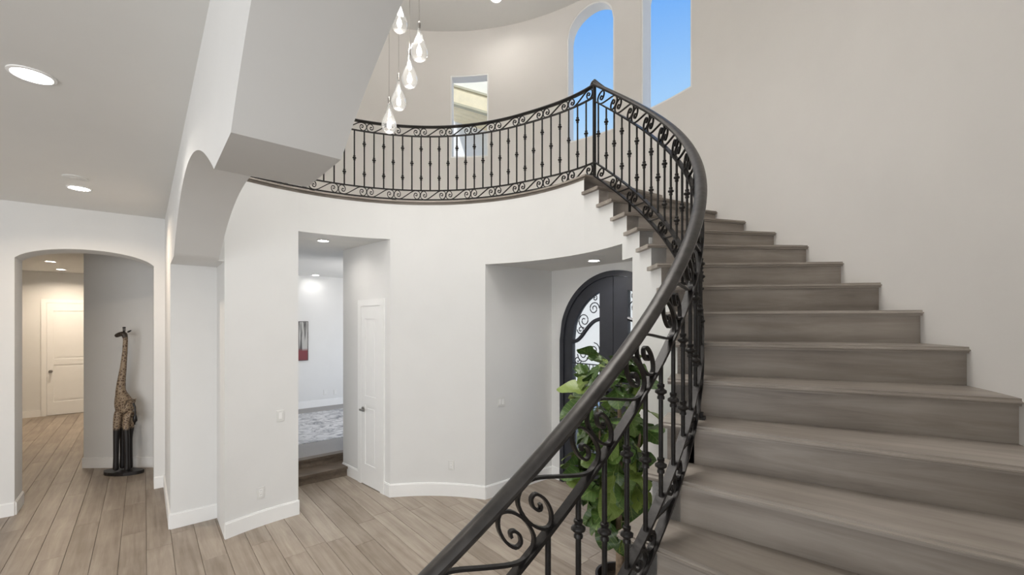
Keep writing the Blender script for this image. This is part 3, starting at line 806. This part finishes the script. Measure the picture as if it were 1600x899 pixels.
SB = dict(top=.975, b2=.80, b3=.170, b4=.025)
BB = dict(top=.945, b2=.825, b3=.145, b4=.030)
rail_sweep('handrail', path_stair, ts_stair, SB['top'], HPROF, M['rail'], sr)
for k in ('b2', 'b3', 'b4'): rail_sweep('rail_bar', path_stair, ts_stair, SB[k], WBAR, M['iron'], sr)
rail_sweep('handrail', path_bal, ts_bal, BB['top'], [(a * .8, b * .8) for a, b in HPROF], M['iron'], br)
for k in ('b2', 'b3', 'b4'): rail_sweep('rail_bar', path_bal, ts_bal, BB[k], BAR, M['iron'], br)
# scroll: half of an S, the other half is its point reflection
HB = [(.52, .50), (.46, .42), (.37, .46), (.34, .58), (.43, .70), (.60, .68), (.68, .46), (.60, .20), (.37, .05), (.14, .18), (.02, .48), (.08, .80), (.30, .95), (.58, .97), (.90, .85)]
UN = 2.8
SCR = smooth_pts(HB + [(UN / 2, .5)] + [(UN - a, 1 - b) for a, b in reversed(HB)], 3)
BH = .115; UL = UN * BH
def add_scrolls(path, t_start, t_end, sgn, vlo, vhi, slope_len, parent, sc_=0.0, rad=.0052):
    """units laid along the rail; local s runs in the direction of rising t"""
    du = UL / slope_len
    k = 0
    while True:
        a = t_start + sgn * du * k; b = a + sgn * du
        if (sgn > 0 and b > t_end) or (sgn < 0 and b < t_end): break
        lo = min(a, b)
        pts = []; fr = []
        for s, w in SCR:
            tt = lo + du * (s / UN); gap = (path(tt, vhi) - path(tt, vlo)).z
            tt -= sc_ * w * gap / RS; a_, b_ = path(tt, vlo), path(tt, vhi)
            pts.append(a_ + (b_ - a_) * w)
        bm = bmesh.new(); n = len(pts)
        for i in range(n):
            t = lo + du * (SCR[i][0] / UN); radv = Vector((cos(t), sin(t), 0))
            d = (pts[min(i + 1, n - 1)] - pts[max(i - 1, 0)]).normalized(); sd_ = radv.cross(d).normalized()
            fr.append((radv, sd_))
        sweep(bm, pts, fr, [(-.0075, -rad * .8), (.0075, -rad * .8), (.0075, rad * .8), (-.0075, rad * .8)])
        link('scroll', finish('scroll', bm, M['iron'], radians(50)), parent, world=True)
        k += 1
sl_st = sqrt((RS) ** 2 + (H / DT) ** 2)
for lo, hi in (('b2', 'top'), ('b4', 'b3')):
    off = -.014 if hi == 'top' else 0
    add_scrolls(path_stair, Z0P - .012, ts_stair[-1], -1, SB[lo], SB[hi] + off, sl_st, sr, .483)
    add_scrolls(path_bal, Z0P + .012, radians(150.5), 1, BB[lo], BB[hi] + off, RBAL, br)
# balusters
def knuckle_mesh(name='knuckle'):
    bm = bmesh.new()
    lathe(bm, [(.010, -.030), (.0145, -.028), (.0145, -.019), (.0115, -.016), (.0135, -.010), (.023, -.004), (.023, .004), (.0135, .010), (.0115, .016), (.0145, .019), (.0145, .028), (.010, .030)], 8)
    return finish(name, bm, M['iron'], radians(60))
kme = knuckle_mesh()
def bal_mesh(hh, r=.0085):
    bm = bmesh.new(); lathe(bm, [(r, 0), (r, hh)], 8); return finish('baluster', bm, M['iron'], radians(60))
bst = bal_mesh(SB['b2'] - SB['b3'], .009); bbl = bal_mesh(BB['b2'] - BB['b3'], .009)
def put_bal(me, p, hh, single, parent):
    b = link('baluster', me, parent, tuple(p - Vector(parent.location)))
    b.scale = (1, 1, hh / max(v.co.z for v in me.vertices))
    for f in ((.5,) if single else (.23, .77)):
        kn = link('knuckle', kme, b, (0, 0, hh * f / b.scale[2])); kn.scale = (1, 1, 1 / b.scale[2])
k = 0; t = Z0P - DT / 4
while t > ts_stair[-1]:
    hh = (path_stair(t, SB['b2']) - path_stair(t, SB['b3'])).z
    put_bal(bst, path_stair(t, SB['b3']), hh, k % 2 == 0, sr); t -= DT / 2; k += 1
k = 0; t = Z0P + DT / 2
while t < radians(150):
    put_bal(bbl, path_bal(t, BB['b3']), BB['b2'] - BB['b3'], k % 2 == 0, br); t += DT / 2; k += 1
# corner post with a small swan neck cap
bm = bmesh.new(); p = path_bal(Z0P, 0); box(bm, (-.013, -.013, 0), (.013, .013, .985), Matrix.Translation(p) @ Matrix.Rotation(Z0P, 4, 'Z'))
link('post', finish('post', bm, M['iron']), br, world=True)
bm = bmesh.new()
c0 = path_bal(Z0P + .02, BB['top']); c1 = path_bal(Z0P, .985) + Vector((0, 0, 0)); c2 = path_stair(Z0P - .035, .985); c3 = path_stair(Z0P - .06, SB['top'])
tube(bm, [c0, (c0 + c1) / 2 + Vector((0, 0, .012)), c1, c2, c3], .020, 8)
link('swan_neck', finish('swan_neck', bm, M['iron'], radians(60)), sr, world=True)
# feet
def foot(path, t, v0, parent, zf):
    p = path(t, v0); bm = bmesh.new()
    mt = Matrix.Translation((p.x, p.y, 0)) @ Matrix.Rotation(t, 4, 'Z')
    box(bm, (-.009, -.009, zf), (.009, .009, p.z), mt); box(bm, (-.030, -.030, zf), (.030, .030, zf + .012), mt); box(bm, (-.020, -.020, zf + .012), (.020, .020, zf + .032), mt)
    link('foot', finish('foot', bm, M['iron']), parent, world=True)
for i in (3, 7, 11, 15):
    t = TH0 - DT * (i - .62); foot(path_stair, t, SB['b4'] + .0, sr, ZB - H * i)
for a in (50, 77, 102, 127): foot(path_bal, radians(a), BB['b4'], br, ZB)
# newel at the foot of the rail
tend = ts_stair[-1]; p = path_stair(tend, 0); bm = bmesh.new()
box(bm, (-.022, -.022, max(0, ZB - H * 19)), (.022, .022, p.z + .99), Matrix.Translation((p.x, p.y, 0)) @ Matrix.Rotation(tend, 4, 'Z'))
link('newel', finish('newel', bm, M['iron']), sr, world=True)

# ------------------------------------------------------------------ recessed lights
def downlight(px, py, zc, rad, label, power, color=(1, .93, .84), group='recessed ceiling lights'):
    Y = (zc - CAMZ) * F / (Y0 - py); X = (px - 800) / F * Y
    o = empty('recessed_light', (X, Y, zc), label, 'ceiling light', group)
    bm = bmesh.new(); lathe(bm, [(rad, 0), (rad, -.006), (rad * .86, -.009), (rad * .80, -.003), (rad * .80, 0)], 24)
    link('trim_ring', finish('trim_ring', bm, M['trim'], radians(50)), o)
    bm = bmesh.new(); lathe(bm, [(0, -.002), (rad * .80, -.002)], 24); link('lens', finish('lens', bm, M['lens']), o)
    l = bpy.data.lights.new('downlight_lamp', 'AREA'); l.shape = 'DISK'; l.size = rad * 1.5; l.energy = power; l.color = color; l.spread = radians(150)
    lo = bpy.data.objects.new('lamp', l); COL.objects.link(lo); lo.parent = o; lo.location = (0, 0, -.02)
    return o
downlight(50, 117, HALL, .095, 'round recessed light nearest the camera in the hall ceiling', 9)
downlight(124, 294, HALL, .095, 'round recessed hall light just in front of the arched opening', 17, (1, .80, .60))
downlight(505, 376, HD, .075, 'round recessed light in the ceiling of the tall stepped doorway', 3)
downlight(928, 407, HA, .075, 'round recessed light above the arched iron entry door', 5, (1, .97, .93))
downlight(78.5, 408.5, HCOR, .085, 'left of two recessed lights in the corridor beyond the arch', 27, (1, .82, .62))
downlight(95, 421, HCOR, .085, 'right and farther of two recessed lights beyond the arch', 27, (1, .82, .62))
downlight(493, 430, HD, .085, 'small recessed light near the far wall above the painting', .5, (1, .98, .95))
downlight(775, -3, ZC, .085, 'recessed light in the high round ceiling above the balcony', 2)
Ys = (HALL - CAMZ) * F / (Y0 - 277); 
o = empty('smoke_detector', ((117 - 800) / F * Ys, Ys, HALL), 'thin flush white disc beside the farther hall light', 'smoke detector')
bm = bmesh.new(); lathe(bm, [(.085, 0), (.085, -.006), (.078, -.010), (0, -.010)], 24); link('cover', finish('cover', bm, M['plate'], radians(50)), o)
bm = bmesh.new(); lathe(bm, [(.03, -.010), (.03, -.013), (0, -.013)], 16); link('grille', finish('grille', bm, M['ceiling'], radians(50)), o)

# ------------------------------------------------------------------ wall plates
def plate(name, loc, n_ang, label, cat, kind, group=None):
    """n_ang: direction the plate faces"""
    group = 'wall outlets' if cat == 'outlet' else 'light switches'
    o = empty(name, loc, label, cat, group, rz=n_ang + pi / 2)
    w, h = (.075, .118) if kind != 'double' else (.12, .118)
    bm = bmesh.new(); box(bm, (-w / 2, -.006, -h / 2), (w / 2, .0, h / 2))
    bmesh.ops.bevel(bm, geom=[e for e in bm.edges], offset=.002, segments=1, affect='EDGES')
    link('cover', finish('cover', bm, M['plate']), o)
    if kind == 'outlet':
        for dz in (-.021, .021):
            bm = bmesh.new(); box(bm, (-.017, -.009, dz - .015), (.017, -.006, dz + .015)); s_ = link('socket', finish('socket', bm, M['trim']), o)
            bm = bmesh.new(); box(bm, (-.009, -.0095, dz - .004), (-.006, -.009, dz + .008)); box(bm, (.006, -.0095, dz - .004), (.009, -.009, dz + .008)); link('slot', finish('slot', bm, M['slot']), s_)
    else:
        for dx in ((-.024, .024) if kind == 'double' else (0,)):
            bm = bmesh.new(); box(bm, (dx - .016, -.010, -.033), (dx + .016, -.006, .033)); link('rocker', finish('rocker', bm, M['trim']), o)
def on_circle(px, py):
    t, Y = at_circle(px, RI); return (*pol(RI - .0005, t), zof(py, Y)), t + pi
loc, a = on_circle(438, 650); plate('light_switch', loc, a, 'white rocker switch on the wall left of the stepped doorway', 'switch', 'single')
loc, a = on_circle(407, 770); plate('wall_outlet', loc, a, 'white outlet low on the curved wall left of the doorway', 'outlet', 'outlet')
loc, a = on_circle(705, 727); plate('wall_outlet', loc, a, 'white outlet low on the curved wall between doorway and entry', 'outlet', 'outlet')
s = at_line(783, w1, ALN); pp = (w1[0] + ALN[0] * s, w1[1] + ALN[1] * s)
na = atan2(ALN[1], ALN[0]) - pi / 2
plate('light_switch', (pp[0], pp[1], zof(628, pp[1])), na, 'white double switch on the side wall of the entry alcove', 'switch', 'double')
for px, lb in ((508, 'left outlet low on the far wall of the raised room'), (524, 'right outlet low on the far wall of the raised room')):
    s = at_line(px, FW, STP); pp = fw_(s, -.001); plate('wall_outlet', (pp[0], pp[1], zof(613, pp[1])), atan2(STP[1], STP[0]) - pi / 2, lb, 'outlet', 'outlet')

# ------------------------------------------------------------------ glass drop pendants
def pendant(px, ytop, ybot, Y, label):
    zt, zb = zof(ytop, Y), zof(ybot, Y); hh = zt - zb; X = (px - 800) / F * Y
    o = empty('pendant_light', (X, Y, zb), label, 'pendant light', 'teardrop pendants hanging in the rotunda')
    k = hh / .27; r = .062
    prof = [(0, 0), (r * .55, .006), (r * .9, .03), (r, .06), (r * .93, .09), (r * .62, .14), (r * .32, .19), (r * .17, .235), (r * .12, .27)]
    bm = bmesh.new(); lathe(bm, [(a, b * k) for a, b in prof], 20); link('glass_shade', finish('glass_shade', bm, M['drop'], radians(60)), o)
    bm = bmesh.new(); lathe(bm, [(0, .035), (.014, .042), (.020, .06), (.016, .085), (.008, .10), (.008, .11)], 12); link('bulb', finish('bulb', bm, M['bulb'], radians(60)), o)
    bm = bmesh.new(); lathe(bm, [(.009, .27 * k - .03), (.011, .27 * k), (.011, .27 * k + .02), (.004, .27 * k + .03)], 10); link('socket', finish('socket', bm, M['nickel'], radians(60)), o)
    bm = bmesh.new(); lathe(bm, [(.0018, .27 * k + .03), (.0018, ZC - zb)], 5); link('cord', finish('cord', bm, M['nickel']), o)
    l = bpy.data.lights.new('pendant_lamp', 'POINT'); l.energy = 3; l.color = (1, .95, .88); l.shadow_soft_size = .03
    lo = bpy.data.objects.new('lamp', l); COL.objects.link(lo); lo.parent = o; lo.location = (0, 0, -.05)
pendant(624, -2, 50, 3.15, 'highest visible teardrop glass pendant, half behind the soffit edge')
pendant(655, 40, 95, 3.0, 'teardrop glass pendant farthest to the right of the cluster')
pendant(640, 82, 137, 3.2, 'teardrop glass pendant in the middle of the hanging cluster')
pendant(623, 120, 172, 3.4, 'second lowest teardrop glass pendant, just above the balcony rail')
pendant(608, 157, 208, 3.5, 'lowest teardrop glass pendant, overlapping the balcony handrail')

# ------------------------------------------------------------------ carved giraffe
GX, GY = -5.53, 6.04
gi = empty('giraffe_sculpture', (GX, GY, 0), 'tall carved wooden giraffe with black legs on a dark plinth', 'sculpture')
bm = bmesh.new()
bx_pts = [(.27 * cos(a) * (1 + .08 * sin(3 * a)), .12 * sin(a)) for a in frange(0, 2 * pi, .4)[:-1]]
prism(bm, bx_pts, 0, .045); link('plinth', finish('plinth', bm, M['base']), gi, (-.02, 0, 0), (0, 0, 0))
V = []; E = []; Rr = []
def v(x, y, z, a, b=None): V.append((x, y, z)); Rr.append((a, b or a)); return len(V) - 1
def ch(*ids):
    for a, b in zip(ids[:-1], ids[1:]): E.append((a, b))
hip = v(.045, 0, .98, .070, .08); mid = v(.005, 0, .99, .078, .085); che = v(-.045, 0, 1.03, .070, .08)
n1 = v(-.052, 0, 1.16, .058, .06); n2 = v(-.038, 0, 1.32, .048, .05); n3 = v(-.01, 0, 1.52, .038); n4 = v(.012, 0, 1.74, .030); n5 = v(.02, 0, 1.92, .028); hd = v(.0, 0, 2.0, .044); mz = v(-.06, 0, 1.985, .036); m2 = v(-.125, 0, 1.955, .026)
ch(hip, mid, che, n1, n2, n3, n4, n5, hd, mz, m2)
for sy in (-1, 1):
    a = v(-.06, .045 * sy, .72, .046); b = v(-.065, .05 * sy, .50, .036); c = v(-.068, .05 * sy, .25, .032); d = v(-.070, .05 * sy, .05, .038); ch(che, a, b, c, d)
    a = v(.068, .045 * sy, .72, .040); b = v(.085 - .05 * (sy > 0), .05 * sy, .50, .034); c = v(.09 - .05 * (sy > 0), .05 * sy, .25, .030); d = v(.09 - .05 * (sy > 0), .05 * sy, .05, .036); ch(hip, a, b, c, d)
me = bpy.data.meshes.new('body'); me.from_pydata(V, E, []); me.materials.append(M['giraffe'])
body = link('body', me, gi)
sk = body.modifiers.new('skin', 'SKIN'); 
for i, sv in enumerate(me.skin_vertices[0].data): sv.radius = Rr[i]; sv.use_root = (i == mid)
sb = body.modifiers.new('sub', 'SUBSURF'); sb.levels = 2; sb.render_levels = 2; sk.use_smooth_shade = True
for sy in (-1, 1):
    bm = bmesh.new(); lathe(bm, [(.0, 0), (.011, .01), (.013, .03), (.006, .055), (0, .06)], 8); link('ear', finish('ear', bm, M['base'], 1.0), gi, (.025, .02 * sy, 2.01), (radians(-50 * sy), radians(35), 0))
    bm = bmesh.new(); lathe(bm, [(.006, 0), (.006, .05), (.010, .055), (.009, .068), (0, .072)], 8); link('horn', finish('horn', bm, M['base'], 1.0), gi, (.0, .012 * sy, 2.02))
bm = bmesh.new(); tube(bm, [(.13, 0, 1.0), (.155, 0, .95), (.158, 0, .85), (.155, 0, .80), (.155, 0, .75), (.15, 0, .70)], [.012, .010, .010, .024, .028, .012], 8)
link('tail', finish('tail', bm, M['base'], 1.0), gi)

# ------------------------------------------------------------------ fiddle-leaf fig
FX, FY = .72, 2.85
fig = empty('fiddle_leaf_fig', (FX, FY, 0), 'potted fiddle-leaf fig standing behind the stair railing', 'potted plant')
bm = bmesh.new(); lathe(bm, [(0, 0), (.11, 0), (.125, .02), (.15, .42), (.158, .44), (.158, .46), (.142, .46), (.138, .40), (0, .40)], 24); link('pot', finish('pot', bm, M['pot'], radians(40)), fig)
bm = bmesh.new(); lathe(bm, [(0, .415), (.137, .41)], 20); link('soil', finish('soil', bm, M['soil']), fig)
bm = bmesh.new(); tube(bm, [(0, 0, .38), (.01, .01, .7), (-.01, 0, 1.0), (.01, -.01, 1.3), (.0, .0, 1.6), (.02, 0, 1.8)], [.026, .024, .020, .017, .012, .007], 10)
tube(bm, [(.04, .02, .38), (.045, .03, .7), (.07, .02, 1.0), (.12, 0, 1.25), (.15, -.02, 1.5)], [.017, .016, .014, .011, .006], 8)
tube(bm, [(-.01, 0, .95), (-.08, .03, 1.15), (-.13, 0, 1.4), (-.15, -.02, 1.6)], [.013, .011, .009, .005], 8)
link('trunk', finish('trunk', bm, M['bark'], 1.0), fig)
def fig_leaf(L, Wd, wav):
    bm = bmesh.new(); N = 10; rows = []
    for i in range(N + 1):
        f = i / N
        w = Wd * (sin(pi * min(1, f ** .8 * .98 + .02)) ** .7) * (.62 + .42 * f + (-.16 if .3 < f < .5 else 0)) if 0 < f < 1 else .004
        x = .045 + L * f; zc = -.28 * L * f * f
        rows.append([bm.verts.new((x, w * q, zc + abs(q) * .16 * w + wav * sin(9 * f + 3 * q) * .012)) for q in (-1, -.5, 0, .5, 1)])
    for A, B in zip(rows[:-1], rows[1:]):
        for k in range(4): bm.faces.new((A[k], A[k + 1], B[k + 1], B[k]))
    tube(bm, [(0, 0, 0), (.045, 0, .0)], .003, 4)
    return finish('leaf', bm, M['leaf'], radians(70))
lm = [fig_leaf(.19, .095, 1), fig_leaf(.16, .085, -1), fig_leaf(.21, .10, .6)]
cnt = 0; tries = 0
while cnt < 190 and tries < 6000:
    tries += 1
    z = random.uniform(.84, 1.92); a = random.uniform(0, 2 * pi)
    rr0 = .05 + .12 * random.random() * (1.15 if z > 1.0 else .6)
    bx_, by_ = rr0 * cos(a), rr0 * sin(a); tl = random.uniform(-.5, 1.15) + (z - 1.5) * -.6
    sc_ = random.uniform(.75, 1.12) * (.8 if z > 1.75 else 1)
    tipx = FX + bx_ + cos(a) * .25 * sc_; tipy = FY + by_ + sin(a) * .25 * sc_
    if math.hypot(tipx - CX, tipy - CY) > RI - .07: continue
    o = link('leaf', random.choice(lm), fig, (bx_, by_, z), (random.uniform(-.9, .9), tl, a)); o.scale = (sc_,) * 3; cnt += 1
